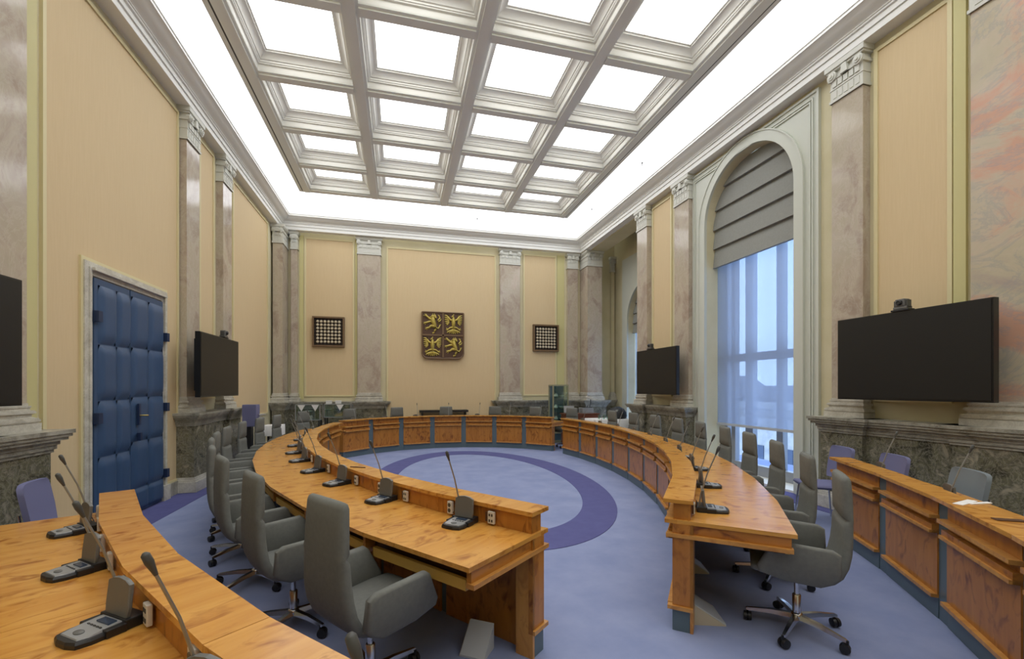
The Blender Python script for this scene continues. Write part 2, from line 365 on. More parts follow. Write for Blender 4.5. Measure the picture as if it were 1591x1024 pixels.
# luminous band between cornice and coffers
zb = ZC+.055
for a, b_, c, d in ((XL+.43, x0-.1, YF+.43, YB-.53), (x1+.1, XR-.43, YF+.43, YB-.53), (x0-.1, x1+.1, y1+.1, YB-.53), (x0-.1, x1+.1, YF+.43, y0-.1)):
    part('light_panel', MB().box(a, b_, c, d, zb, zb+.02), 'strip', cs)
# small sprinkler studs in the band
for x, y in ((4.97, 8.4), (2.1, 12.3), (4.95, 10.9)):
    s_ = obj('sprinkler', mesh('sprinkler', MB().lathe([(.02, 0), (.02, -.02), (.008, -.03), (.008, -.05), (.016, -.055)], 10), 'midgrey', 40), None, (x, y, zb),
        'tiny grey ceiling nozzle in the lit band '+{8.4: 'above the tall right window', 12.3: 'above the carved shield wall', 10.9: 'nearest the back right corner'}[y], 'sprinkler')
# ------------------------------------------------------------------ windows
def window(nm, x, W, zsill, bars, transoms, hem, lowz):
    cy, r, zs = W
    st = obj(nm, None, None, (x, cy, 0)); st['kind'] = 'structure'
    o = (x, cy, 0); top = zs+r*.9
    fr = MB(); fr.box(x+.42, x+.52, cy-r, cy-r+.07, 0, zs+.4); fr.box(x+.42, x+.52, cy+r-.07, cy+r, 0, zs+.4)
    for yb, wd in bars: fr.box(x+.42, x+.52, yb-wd/2, yb+wd/2, 0, zs+.9)
    for z, h in transoms: fr.box(x+.41, x+.53, cy-r, cy+r, z-h/2, z+h/2)
    part('window_frame', fr, 'frame', st, org=o)
    ys = [cy-r+.07]+sorted(y for y, _ in bars)+[cy+r-.07]
    for k in range(len(ys)-1): part('pane', MB().box(x+.46, x+.468, ys[k]+.02, ys[k+1]-.02, .1, zs+.9), 'glass', st, org=o)
    part('sill', MB().box(x-.0, x+.5, cy-r, cy+r, 0, .04), 'plaster', st, org=o)
    return st
window('window_1', XR, W1, .1, [(6.18, .13), (6.86, .18), (7.26, .1)], [(2.2, .14), (.12, .2), (4.3, .1)], .98, .1)
window('window_2', 7.0, W2, .1, [(11.6, .12)], [(2.0, .12), (.12, .2)], .98, .1)
def blind(x, W, zlow, zs_list, hem, lab1, lab2, where):
    cy, r, zs = W; t = thing('roman_blind', lab1, 'blind', (x+.2, cy, zlow)); o = (x+.2, cy, zlow)
    n = len(zs_list)
    for k in range(n-1):
        za, zb_ = zs_list[k], zs_list[k+1]
        def hw(z): return .995*(r if z <= zs else math.sqrt(max(r*r-(z-zs)**2, .0001)))
        Z = [za+(zb_-za)*i/8 for i in range(9)]; RR = []
        for i, z in enumerate(Z):
            f = i/8; out = .055*(1-f)**.7+.004; h_ = hw(z)
            RR.append([(x+.2-out, cy-h_, z), (x+.2-out, cy+h_, z), (x+.2+.004, cy+h_, z), (x+.2+.004, cy-h_, z)])
        part('fold', MB().rings(RR), 'shade', t, org=o)
    s = thing('roller_blind', lab2, 'blind', (x+.24, cy, hem)); o = (x+.24, cy, hem)
    part('sheer_cloth', MB().box(x+.238, x+.24, cy-r*.985, cy+r*.985, hem, zlow+.1), 'sheer', s, org=o)
    part('hem_bar', MB().box(x+.225, x+.25, cy-r*.99, cy+r*.99, hem-.03, hem+.015), 'blueside', s, org=o)
blind(XR, W1, 3.98, [3.98, 4.35, 4.72, 5.09, 5.48, 5.79], .93, 'grey roman blind gathered in wide folds in the tall right window arch',
      'translucent sheer roller blind hanging across the tall right window', '')
blind(7.0, W2, 3.35, [3.35, 3.66, 3.97, 4.28, 4.77], 1.0, 'grey folded roman blind in the half hidden far window arch', 'translucent roller blind in the half hidden far window', '')
# buildings outside
def building(x, y, w_, h, lab, d=8):
    t = thing('facade_building', lab, 'building', (x, y, -6)); 
    part('wall', MB().box(0, d, -w_/2, w_/2, 0, h), 'facade', t)
    q = MB()
    for z, e in ((h, .5), (h-1.2, .25), (h-5, .2)): q.box(-e, d, -w_/2-e, w_/2+e, z-.25, z+.25)
    part('cornice', q, 'facade', t)
    part('roof', MB().prism([(-w_/2, h+.25), (w_/2, h+.25), (w_/2-2, h+1.5), (-w_/2+2, h+1.5)], lambda u, v, dd: (dd, u, v), .4, d-.4), 'roof', t)
    n = int(w_//2.4)
    for f in range(int(h//4)):
        for k in range(n):
            yy = -w_/2+(k+.5)*w_/n; zz = 1.3+f*4
            if zz+2 < h-.6: part('window', MB().box(-.06, .06, yy-.45, yy+.45, zz, zz+1.9), 'lcd', t)
building(27, 22, 26, 6.3, 'pale stone building with cornices seen dimly through the sheer blind')
building(34, 50, 14, 7.6, 'taller pale building farther off beyond the tall window')
# ------------------------------------------------------------------ pilasters and dados
def pilaster(face, u0, u1, dep, lab, m='pink', z0=1.48, zt=5.5, grp=None, wallat=0, plinth=True):
    """face(u, d, z) -> xyz, d is distance from the wall"""
    uc = (u0+u1)/2; o = Vector(face(uc, wallat, 1.235)); t = thing('pilaster', lab, 'pilaster', tuple(o)); 
    def bx(q, a, b_, d0, d1, za, zb_):
        q.prism([(a, za), (b_, za), (b_, zb_), (a, zb_)], lambda u, v, d: face(u, d, v), d0, d1)
    w0 = wallat
    q = MB(); bx(q, u0, u1, w0, dep, z0, zt); part('shaft', q, m, t, org=o)
    q = MB(); bx(q, u0-.062, u1+.062, w0, dep+.068, 1.235, 1.305)
    for a, za, zb_ in ((.056, 1.308, 1.318), (.062, 1.318, 1.338), (.055, 1.338, 1.35), (.034, 1.35, 1.358), (.022, 1.358, 1.385), (.03, 1.385, 1.392), (.042, 1.392, 1.41), (.036, 1.41, 1.42), (.014, 1.42, 1.445), (.02, 1.445, 1.462), (.006, 1.462, 1.485)): bx(q, u0-a, u1+a, w0, dep+a, za, zb_)
    part('base', q, 'whitemarble', t, org=o)
    # capital
    q = MB(); bx(q, u0-.008, u1+.008, w0, dep+.01, zt, 6.0); bx(q, u0-.02, u1+.02, w0, dep+.022, zt, zt+.035); bx(q, u0-.015, u1+.015, w0, dep+.018, zt+.17, zt+.19)
    bx(q, u0-.03, u1+.03, w0, dep+.03, 5.80, 5.84); bx(q, u0-.055, u1+.055, w0, dep+.065, 5.93, 6.0); bx(q, u0-.04, u1+.04, w0, dep+.045, 5.905, 5.93)
    part('capital', q, 'capital', t, org=o)
    for uu in (u0+.035, u1-.035):
        n = 14; q = MB()
        for rr, dd in ((.066, .05), (.044, .065), (.02, .08)):
            pts = [(uu+rr*math.cos(2*PI*k/n), 5.845+rr*math.sin(2*PI*k/n)) for k in range(n)]
            q.prism(pts, lambda u, v, d: face(u, d, v), dep, dep+dd)
        part('volute', q, 'capital', t, org=o)
    q = MB(); nn = 5
    for k in range(nn):
        a = u0+.02+(u1-u0-.04)*(k+.5)/nn; hw = (u1-u0-.04)/nn*.36
        for zz in (zt+.20, ):
            q.prism([(a-hw, zz), (a+hw, zz), (a+hw*1.1, zz+.09), (a+hw*.6, 5.78), (a-hw*.6, 5.78), (a-hw*1.1, zz+.09)], lambda u, v, d: face(u, d, v), dep, dep+.028)
        q.prism([(a-hw*.9, zt+.05), (a+hw*.9, zt+.05), (a+hw*.9, zt+.15), (a-hw*.9, zt+.15)], lambda u, v, d: face(u, d, v), dep, dep+.018)
    q.prism([(uc-.05, 5.80), (uc+.05, 5.80), (uc+.03, 5.92), (uc-.03, 5.92)], lambda u, v, d: face(u, d, v), dep, dep+.06)
    part('leaf_relief', q, 'capital', t, org=o)
    return t
FL = lambda u, d, z: (XL+d, u, z); FR = lambda u, d, z: (XR-d, u, z); FB = lambda u, d, z: (u, YB-d, z)
pilaster(FR, 4.37, 4.79, .12, 'pink marble pilaster between the tall window and the large right screen')
pilaster(FR, 2.62, 3.27, .12, 'wide salmon veined marble pilaster at the right edge of the photo', 'salmon')
pilaster(FR, 7.89, 8.37, .12, 'pink marble pilaster just beyond the tall arched window')
pilaster(FR, 9.47, 9.92, .12, 'slim pink marble pilaster left of the far right screen by the niche')
pilaster(FL, 4.40, 4.88, .12, 'greyish pink marble pilaster at the left edge of the photo')
pilaster(FL, 7.92, 8.37, .12, 'pink marble pilaster just right of the blue padded door')
pilaster(FL, 9.38, 9.82, .12, 'pink marble pilaster behind the far left screen')
pilaster(FB, -1.20, -.56, .12, 'pink marble pilaster left of the carved shield')
pilaster(FB, 3.03, 3.67, .12, 'pink marble pilaster right of the carved shield')
pilaster(FB, -2.96, -2.80, .14, 'narrow marble pilaster on the back wall in the left corner')
pilaster(FB, -3.30, -3.06, .62, 'marble corner pilaster standing forward in the left back corner')
pilaster(FB, 5.28, 5.62, .14, 'marble pilaster on the back wall right of the glass cabinet')
pilaster(FB, 5.76, 6.26, .6, 'marble corner pilaster standing forward at the niche')
pilaster(FB, 6.84, 6.96, .1, 'very slim cream pilaster in the far corner of the niche', 'cream')
def dado(face, runs, lab, wallat=0):
    """runs: (u0, u1, depth) side by side"""
    u0, u1 = runs[0][0], runs[-1][1]; o = Vector(face((u0+u1)/2, wallat, 0)); t = thing('marble_dado', lab, 'dado', tuple(o))
    def prof(nm, mt, za, zb_, ex):
        q = MB()
        for a, b_, d in runs:
            for e, z0, z1 in ex: q.prism([(a-e, z0), (b_+e, z0), (b_+e, z1), (a-e, z1)], lambda u, v, dd: face(u, dd, v), wallat, d+e)
        part(nm, q, mt, t, org=o)
    prof('panel', 'greenmarble', 0, 0, [(0, .2, 1.06)])
    prof('plinth', 'whitemarble', 0, 0, [(.045, 0.01, .17), (.03, .17, .2), (.015, .2, .235)])
    prof('ledge', 'ledge', 0, 0, [(.015, 1.03, 1.06), (.03, 1.06, 1.10), (.045, 1.10, 1.14), (.085, 1.14, 1.17), (.105, 1.17, 1.20), (.12, 1.20, 1.235)])
    return t
dado(FR, [(2.5, 3.35, .25), (3.35, 4.28, .19), (4.28, 4.84, .25)], 'veined green marble dado under the large right screen')
dado(FR, [(7.8, 8.46, .25), (8.46, 9.38, .19), (9.38, 9.96, .25)], 'green marble dado under the far right screen')
dado(FL, [(7.84, 8.46, .25), (8.46, 9.30, .19), (9.30, 9.90, .25)], 'green marble dado under the far left screen beside the door')
dado(FL, [(2.5, 3.3, .25), (3.3, 4.3, .19), (4.3, 4.95, .25)], 'dark green marble dado at the left edge of the photo')
dado(FB, [(-3.3, -3.0, .72), (-3.0, -2.72, .24), (-2.72, -1.28, .12), (-1.28, -.48, .24), (-.48, -.40, .12)], 'green marble dado along the back wall left of the shield')
dado(FB, [(2.88, 2.95, .12), (2.95, 3.75, .24), (3.75, 5.2, .12), (5.2, 5.68, .24), (5.68, 6.36, .68), (6.36, 6.95, .12)], 'green marble dado along the back wall behind the glass cabinet')
# ------------------------------------------------------------------ padded door
dt = obj('door_1', None, None, (XL, 6.6, 0)); dt['kind'] = 'structure'; O = (XL, 6.6, 0)
q = MB()
for d, t_, ex in ((0, .06, .05), (.06, .03, .065), (.09, .05, .04)):
    a, b_, zt = 5.75+d, 7.49-d, 3.01-d
    q.box(XL, XL+ex, a, a+t_, 0, zt); q.box(XL, XL+ex, b_-t_, b_, 0, zt); q.box(XL, XL+ex+(.03 if d == .06 else 0), a+t_, b_-t_, zt-t_, zt)
q.box(XL, XL+.09, 7.32, 7.5, 0, .22); q.box(XL, XL+.09, 5.74, 5.92, 0, .22)
part('door_frame', q, 'whitemarble', dt, org=O)
q = MB(); q.box(XL, XL+.035, 5.72, 5.75, 0, 3.05); q.box(XL, XL+.035, 7.49, 7.52, 0, 3.05); q.box(XL, XL+.035, 5.75, 7.49, 3.01, 3.05); part('painted_edge', q, 'paneltrim', dt, org=O)
def pad(y0, y1, z0, z1, th=.036):
    m_ = MB(); nx, nz = 8, 10; RR = []
    for i in range(nx+1):
        row = []
        for j in range(nz+1):
            u, v = i/nx, j/nz
            h = th*(min(1, (1-abs(2*u-1)**6)*1.0)*min(1, (1-abs(2*v-1)**8)))**.45
            row.append((XL+.055+h, y0+(y1-y0)*u, z0+(z1-z0)*v))
        RR.append(row)
    return m_.rings(RR, cap=False, closed=False)
for k, (ya, yb) in enumerate(((5.89, 6.55), (6.57, 7.35))):
    lf = part('door_leaf', MB().box(XL, XL+.055, ya, yb, .02, 2.85), 'darkblue' if 0 else 'blue', dt, org=O)
    ym = ya+(yb-ya)*(.58 if k == 0 else .5); e = .05 if k == 0 else 0
    for (za, zb_) in ((.04, .24), (.25, .83), (.84, 1.47), (1.48, 2.11), (2.12, 2.78)) if k == 0 else ((.04, .32), (.33, .93), (.94, 1.5), (1.51, 2.13), (2.14, 2.78)):
        for (a, b_) in ((ya+e+.01, ym-.004), (ym+.004, yb-.01)):
            part('upholstered_pad', pad(a, b_, za, zb_), 'blue', lf, 60, org=O)
part('handle', MB().box(XL+.1, XL+.125, 6.62, 6.66, 1.15, 1.42).box(XL+.1, XL+.14, 6.62, 6.66, .95, 1.05), 'darkblue', dt, org=O)
part('lever', MB().tube([(XL+.12, 6.64, 1.27), (XL+.165, 6.64, 1.27), (XL+.165, 6.74, 1.265)], .009), 'brass', dt, 50, org=O)
for z, y in ((2.42, 5.89), (1.28, 5.89), (2.35, 7.37), (1.35, 7.37), (.4, 7.37)):
    part('hinge', MB().box(XL+.05, XL+.11, y-.02, y+.05, z-.06, z+.06), 'darkblue', dt, org=O)
# ------------------------------------------------------------------ screens
def screen(x, side, y0, y1, z0, z1, lab, camy, camlab):
    xs = x; sx = 1 if side == 'L' else -1; o = (x, (y0+y1)/2, z0); t = thing('wall_screen', lab, 'screen', o)
    wall = (XL+.12 if side == 'L' else XR-.12)
    lo, hi = sorted((x-sx*.07, x)); part('housing', MB().box(lo, hi, y0, y1, z0, z1), 'bezel', t, org=o, bevel=0)
    lo, hi = sorted((x, x+sx*.006)); part('display', MB().box(lo, hi, y0+.015, y1-.015, z0+.02, z1-.015), 'screen', t, org=o)
    lo, hi = sorted((x-sx*.07, x-sx*.13)); part('rear_bulge', MB().box(lo, hi, y0+.12, y1-.12, z0+.1, z1-.1), 'black', t, org=o)
    lo, hi = sorted((x-sx*.13, wall)); part('wall_bracket', MB().box(lo, hi, (y0+y1)/2-.25, (y0+y1)/2+.25, z0+.35, z0+.65), 'black', t, org=o)
    if camlab:
        c = thing('conference_camera', camlab, 'camera', (x-sx*.03, camy, z1), 0 if side == 'L' else PI)
        part('base', MB().box(-.05, .05, -.09, .09, 0, .02), 'black', c, bevel=.004)
        part('turret', MB().box(-.045, .045, -.07, .07, .02, .05), 'midgrey', c, bevel=.008)
        part('head', MB().box(-.04, .045, -.05, .05, .05, .135), 'midgrey', c, bevel=.012)
        part('arm', MB().box(-.03, .03, -.07, -.052, .03, .12).box(-.03, .03, .052, .07, .03, .12), 'darkgrey', c, bevel=.004)
        part('lens', MB().lathe([(.03, 0), (.03, .02), (.022, .028), (.001, .026)], 16, (.044, 0, .092), 0), 'black', c, 50)
screen(5.42, 'R', 2.92, 4.45, 1.48, 2.48, 'large black wall screen on the right in front of the salmon pilaster', 3.72, 'black swivel camera on top of the large right screen')
screen(5.42, 'R', 7.85, 9.40, 1.48, 2.48, 'black wall screen beyond the tall window', 8.85, 'small camera on top of the screen beyond the tall window')
screen(-2.93, 'L', 7.62, 9.24, 1.48, 2.48, 'black wall screen right of the blue door', 8.62, 'small camera on top of the screen right of the blue door')
screen(-2.93, 'L', 2.78, 4.38, 1.48, 2.48, 'black wall screen cut off by the left edge of the photo', 3.6, None)
# ------------------------------------------------------------------ carved shield
st = thing('carved_shield', 'carved wooden shield with gilded lions and eagles in four fields', 'coat of arms', (1.255, YB-.012, 2.52)); 
def sh(sx, sz, dz):
    w_, h = .635*sx, 1.39*sz; c = .15; zb_ = dz
    return [(-w_, zb_+c), (-w_+.03, zb_+c*.45), (-w_+.1, zb_+c*.12), (-w_+.2, zb_), (-.05, zb_), (0, zb_-.025), (.05, zb_), (w_-.2, zb_), (w_-.1, zb_+c*.12), (w_-.03, zb_+c*.45), (w_, zb_+c), (w_, zb_+h), (-w_, zb_+h)]
part('shield_board', MB().prism(sh(1, 1, 0), lambda u, v, d: (u, -d, v), 0, .09), 'shield', st)
q = MB(); outer = sh(1, 1, 0); n = len(outer)
for i in range(n):
    a, b_ = outer[i], outer[(i+1) % n]; q.tube([(a[0]*.985, -.095, a[1]), (b_[0]*.985, -.095, b_[1])], .022, 6)
part('rim', q, 'shieldframe', st)
q = MB().box(-.025, .025, -.115, -.085, .02, 1.37).box(-.61, .61, -.115, -.085, .675, .725); part('cross_bars', q, 'shieldframe', st)
def strokes(lst, cx, cz, sx, sz):
    q = MB()
    for pts, rs in lst:
        P = []
        for x, z in pts: P.append((cx+(x-.5)*sx, -.10, cz+(z-.5)*sz))
        q.tube(P, [(r*1.22+.006)*sx for r in rs], 8, .8)
    return q
lion = [([(.5, .8), (.52, .62), (.6, .45), (.62, .32)], [.09, .13, .10, .09]), ([(.44, .86), (.54, .84), (.62, .88)], [.05, .085, .04]), ([(.42, .82), (.36, .80)], [.04, .02]),
  ([(.62, .92), (.66, .78), (.62, .66)], [.04, .06, .05]), ([(.52, .94), (.5, .98)], [.035, .01]), ([(.6, .94), (.6, .99)], [.03, .01]),
  ([(.48, .68), (.34, .74), (.22, .84), (.12, .9)], [.07, .055, .05, .055]), ([(.15, .92), (.1, .97)], [.02, .01]), ([(.1, .88), (.03, .88)], [.02, .01]), ([(.2, .88), (.18, .96)], [.02, .01]),
  ([(.46, .6), (.32, .58), (.2, .54), (.1, .52)], [.06, .05, .045, .05]), ([(.1, .52), (.03, .56)], [.02, .01]), ([(.1, .5), (.03, .47)], [.02, .01]), ([(.14, .48), (.12, .42)], [.02, .01]),
  ([(.58, .38), (.42, .38), (.34, .3), (.2, .27)], [.09, .07, .05, .055]), ([(.2, .27), (.12, .32)], [.02, .01]), ([(.2, .25), (.12, .22)], [.02, .01]), ([(.24, .24), (.2, .17)], [.02, .01]),
  ([(.62, .36), (.68, .24), (.6, .14), (.6, .06)], [.09, .06, .045, .04]), ([(.6, .06), (.48, .05)], [.04, .02]), ([(.58, .05), (.5, .0)], [.02, .01]),
  ([(.66, .32), (.8, .26), (.88, .38), (.82, .52), (.78, .66), (.88, .78), (.86, .92)], [.035, .035, .045, .035, .04, .04, .02]), ([(.8, .6), (.9, .64), (.95, .74)], [.03, .035, .01]), ([(.86, .42), (.95, .46)], [.03, .01]), ([(.86, .84), (.78, .93)], [.035, .01])]
eagle = [([(.5, .82), (.5, .62), (.5, .42), (.5, .28)], [.05, .11, .09, .05]), ([(.5, .9), (.46, .87), (.38, .84)], [.05, .06, .015]), ([(.5, .84), (.5, .74)], [.05, .07]), ([(.5, .94), (.52, .99)], [.03, .01])]
for s_ in (-1, 1):
    eagle += [([(.5+s_*.08, .68), (.5+s_*.2, .72), (.5+s_*.28, .84), (.5+s_*.26, .96)], [.05, .06, .05, .03])]
    for a, l in ((.93, .0), (.83, .0), (.73, .0), (.63, .01), (.54, .04), (.47, .08)):
        eagle += [([(.5+s_*.22, .76-(.93-a)*.4), (.5+s_*(.36-l*.5), a-.02), (.5+s_*(.46-l), a)], [.035, .035, .015])]
    eagle += [([(.5+s_*.05, .34), (.5+s_*.18, .32), (.5+s_*.28, .24)], [.06, .04, .03])]
    for dx, dz in ((.38, .3), (.4, .22), (.34, .16)): eagle += [([(.5+s_*.28, .24), (.5+s_*dx, dz)], [.025, .012])]
    for dx, dz in ((.1, .02), (.22, .04), (.34, .08)): eagle += [([(.5, .24), (.5+s_*dx*.7, .14), (.5+s_*dx, dz)], [.04, .045, .02])]
eagle += [([(.5, .26), (.5, .02)], [.05, .03])]
part('gilded_lion', strokes(lion, -.315, 1.045, .58, .62), 'gold', st, 60); part('gilded_eagle', strokes(eagle, .315, 1.045, .58, .62), 'gold', st, 60)
part('gilded_eagle', strokes(eagle, -.315, .355, .58, .6), 'gold', st, 60); part('gilded_lion', strokes(lion, .315, .355, .58, .6), 'gold', st, 60)
# ------------------------------------------------------------------ stud grilles
for cx, lab in ((-1.99, 'square studded grille on the wall left of the carved shield'), (4.55, 'square studded grille on the wall right of the carved shield')):
    t = thing('wall_grille', lab, 'grille', (cx, YB-.012, 2.8)); W_ = .86
    part('back_board', MB().box(-W_/2, W_/2, -.05, 0, 0, W_), 'grillback', t)
    q = MB(); e = .045
    q.box(-W_/2, -W_/2+e, -.1, -.05, 0, W_).box(W_/2-e, W_/2, -.1, -.05, 0, W_).box(-W_/2+e, W_/2-e, -.1, -.05, 0, e).box(-W_/2+e, W_/2-e, -.1, -.05, W_-e, W_)
    part('frame', q, 'shieldframe', t)
    q = MB(); n = 8; s0 = (W_-2*e)/n
    for i in range(n+1):
        for j in range(n+1):
            x, z = -W_/2+e+i*s0, e+j*s0
            if 0 < i < n and 0 < j < n: q.lathe([(.034, -.05), (.040, -.062), (.034, -.085), (.014, -.093)], 8, (x, 0, z), 1)
    part('studs', q, 'stud', t, 50, kind='stuff'); q = MB()
    for i in range(1, n):
        x = -W_/2+e+i*s0; q.box(x-.006, x+.006, -.062, -.05, e, W_-e); q.box(-W_/2+e, W_/2-e, -.062, -.05, e+i*s0-.006, e+i*s0+.006)
    part('lattice', q, 'darkbar', t, kind='stuff')
# ================================================================== DESKS
CL = (7.9, 8.7); CR = (-5.27, 8.7); CB = (1.235, 9.0)
def P(c, r, a): return (c[0]+r*math.cos(R(a)), c[1]+r*math.sin(R(a)))
def slab(mb, c, r0, r1, a0, a1, z0, z1, n=1):
    """arc slab; grain attribute stores (radius, arc length, height)"""
    if mb.g is None: mb.g = []
    RR = []
    for k in range(n+1):
        a = a0+(a1-a0)*k/n; s_ = R(a)*(r0+r1)/2
        p, q_ = P(c, r0, a), P(c, r1, a)
        RR.append([(p[0], p[1], z0), (q_[0], q_[1], z0), (q_[0], q_[1], z1), (p[0], p[1], z1)])
        mb.g += [(r0, s_, z0), (r1, s_, z0), (r1, s_, z1), (r0, s_, z1)]
    return mb.rings(RR)
def slabv(mb, *a, **k):       # panels standing upright: grain turned vertical
    i = 0 if mb.g is None else len(mb.g); slab(mb, *a, **k)
    for j in range(i, len(mb.g)): g = mb.g[j]; mb.g[j] = (g[2], g[1], g[0])
    return mb
def desk(c, rin, a0, a1, n, lab, depth=.77, ledge_w=.19, trays=True):
    """a0 = near end angle, a1 = far end; rin = room-side edge of the upper ledge"""
    sg = 1 if a1 > a0 else -1; am = (a0+a1)/2; o = (*P(c, rin+.3, am), 0); t = thing('curved_desk', lab, 'desk', o)
    da = (a1-a0)/n; ro = rin+depth; rf = rin+.06
    g = lambda m_: math.degrees(m_/rin)*sg     # metres -> degrees
    for k in range(n):
        s, e = a0+k*da, a0+(k+1)*da; gp = g(.0015)
        s2, e2 = s+gp, e-gp
        part('ledge_top', slab(MB(), c, rin, rin+ledge_w, s2, e2, .85, .875), 'wood', t, org=o)
        part('worktop', slab(MB(), c, rin-.015 if 0 else rf+.03, ro, s2, e2, .715, .74), 'wood', t, org=o)
        part('ledge_board', slabv(MB(), c, rin+ledge_w-.045, rin+ledge_w-.02, s2 if k else s+g(.04), e2 if k < n-1 else e-g(.04), .74, .85), 'woodpanel', t, org=o)
        ps, pe = s+g(.062), e-g(.062)
        if k == 0: ps = s+g(.04)
        if k == n-1: pe = e-g(.04)
        part('front_panel', slabv(MB(), c, rf, rf+.03, ps, pe, .17, .60), 'woodpanel', t, org=o)
        part('upper_panel', slabv(MB(), c, rf+.005, rf+.035, ps, pe, .66, .85), 'woodpanel', t, org=o)
        part('rail', slab(MB(), c, rf-.05, rf+.03, ps-g(.01), pe+g(.01), .705, .73), 'woodedge', t, org=o)
        part('rail', slab(MB(), c, rf-.03, rf+.03, ps, pe, .60, .66), 'woodpanel', t, org=o)
        part('rail', slab(MB(), c, rf-.045, rf+.03, ps, pe, .60, .622), 'woodedge', t, org=o)
        part('rail', slab(MB(), c, rf-.035, rf+.03, ps, pe, .145, .17), 'woodedge', t, org=o)
        part('kick_plate', slab(MB(), c, rf+.005, rf+.03, ps, pe, .0, .145), 'post', t, org=o)
        part('modesty_back', slabv(MB(), c, rf+.052, rf+.066, s+g(.03), e-g(.03), 0, .70), 'woodpanel', t, org=o)
        if k: part('post', slab(MB(), c, rf+.01, rf+.05, s-g(.07), s+g(.07), 0, .85), 'post', t, org=o)
        # apron and tray under the outer edge
        part('apron', slab(MB(), c, ro-.12, ro-.10, s2 if k else s+g(.045), e2 if k < n-1 else e-g(.045), .60, .715), 'shield', t, org=o)
        if trays:
            part('tray_front', slab(MB(), c, ro-.06, ro-.035, s+g(.05), e-g(.05), .60, .655), 'drawer', t, org=o)
            part('tray_shelf', slab(MB(), c, ro-.35, ro-.06, s+g(.05), e-g(.05), .60, .612), 'shield', t, org=o)
        for a in (((s+g(.02), s+g(.045)),) if k else ()): part('gable', slab(MB(), c, ro-.45, ro-.03, a[0], a[1], .60, .715), 'woodpanel', t, org=o)
    for a, sg2 in ((a0, 1), (a1, -1)):
        h = lambda m_: g(m_)*sg2
        part('end_post', slabv(MB(), c, rf, rf+.13, a+h(.0), a+h(.03), .0+.145, .715), 'woodpanel', t, org=o)
        part('end_kick', slab(MB(), c, rf, rf+.12, a+h(.005), a+h(.10), 0, .145), 'post', t, org=o)
        part('end_post_side', slabv(MB(), c, rf+.11, rf+.13, a+h(.0), a+h(.12), 0, .715), 'woodedge', t, org=o)
        part('end_skirt', slab(MB(), c, rf-.03, rf+.13, a-h(.015), a+h(.03), .145, .17), 'woodedge', t, org=o)
        part('end_apron', slab(MB(), c, rf, ro-.03, a+h(.012), a+h(.04), .645, .715), 'woodpanel', t, org=o)
        part('end_lip', slab(MB(), c, rf-.04, ro-.02, a-h(.012), a+h(.035), .625, .65), 'woodedge', t, org=o)
        part('end_riser', slabv(MB(), c, rf+.005, rin+ledge_w-.02, a+h(.02), a+h(.045), .74, .85), 'woodpanel', t, org=o)
        part('worktop_nose', slab(MB(), c, rf-.05, rf+.03, a, a+h(.06), .715, .74), 'wood', t, org=o)
    return t
desk(CL, 9.25, 220.9, 170.5, 10, 'inner curved wooden desk on the left of the oval')
desk(CR, 9.25, -40.9, 9.9, 10, 'inner curved wooden desk on the right of the oval')
desk(CB, 3.02, 34.5, 144.6, 7, 'short curved wooden desk closing the far end of the oval', .72)
desk(CL, 10.94, 206.4, 230.0, 5, 'outer curved wooden desk in the left foreground', .95)
desk(CR, 10.94, -26.6, -45.5, 4, 'outer curved wooden desk in the right foreground', .58)
# ================================================================== SWIVEL CHAIRS
def rr(cx, cy, cz, w_, t_, nrm, n=16, pw=3.2):
    """rounded section: half width w_ along x, half thickness t_ along nrm (in yz)"""
    out = []
    for k in range(n):
        a = 2*PI*k/n; c, s = math.cos(a), math.sin(a)
        x = w_*abs(c)**(2/pw)*(1 if c >= 0 else -1); d = t_*abs(s)**(2/pw)*(1 if s >= 0 else -1)
        out.append((cx+x, cy+nrm[0]*d, cz+nrm[1]*d))
    return out
def loft(path):
    RR = []
    for i, (y, z, w_, t_) in enumerate(path):
        a = path[max(i-3, 0)]; b_ = path[min(i+3, len(path)-1)]
        dy, dz = b_[0]-a[0], b_[1]-a[1]; L_ = math.hypot(dy, dz) or 1
        RR.append(rr(0, y, z, w_, t_, (-dz/L_, dy/L_)))
    return MB().rings(RR)
def lerp_path(keys, step=.02):
    out = []
    for i in range(len(keys)-1):
        a, b_ = keys[i], keys[i+1]; n = max(1, int(math.hypot(b_[0]-a[0], b_[1]-a[1])/step))
        for k in range(n): f = k/n; out.append(tuple(a[j]+(b_[j]-a[j])*f for j in range(4)))
    out.append(keys[-1]); return out
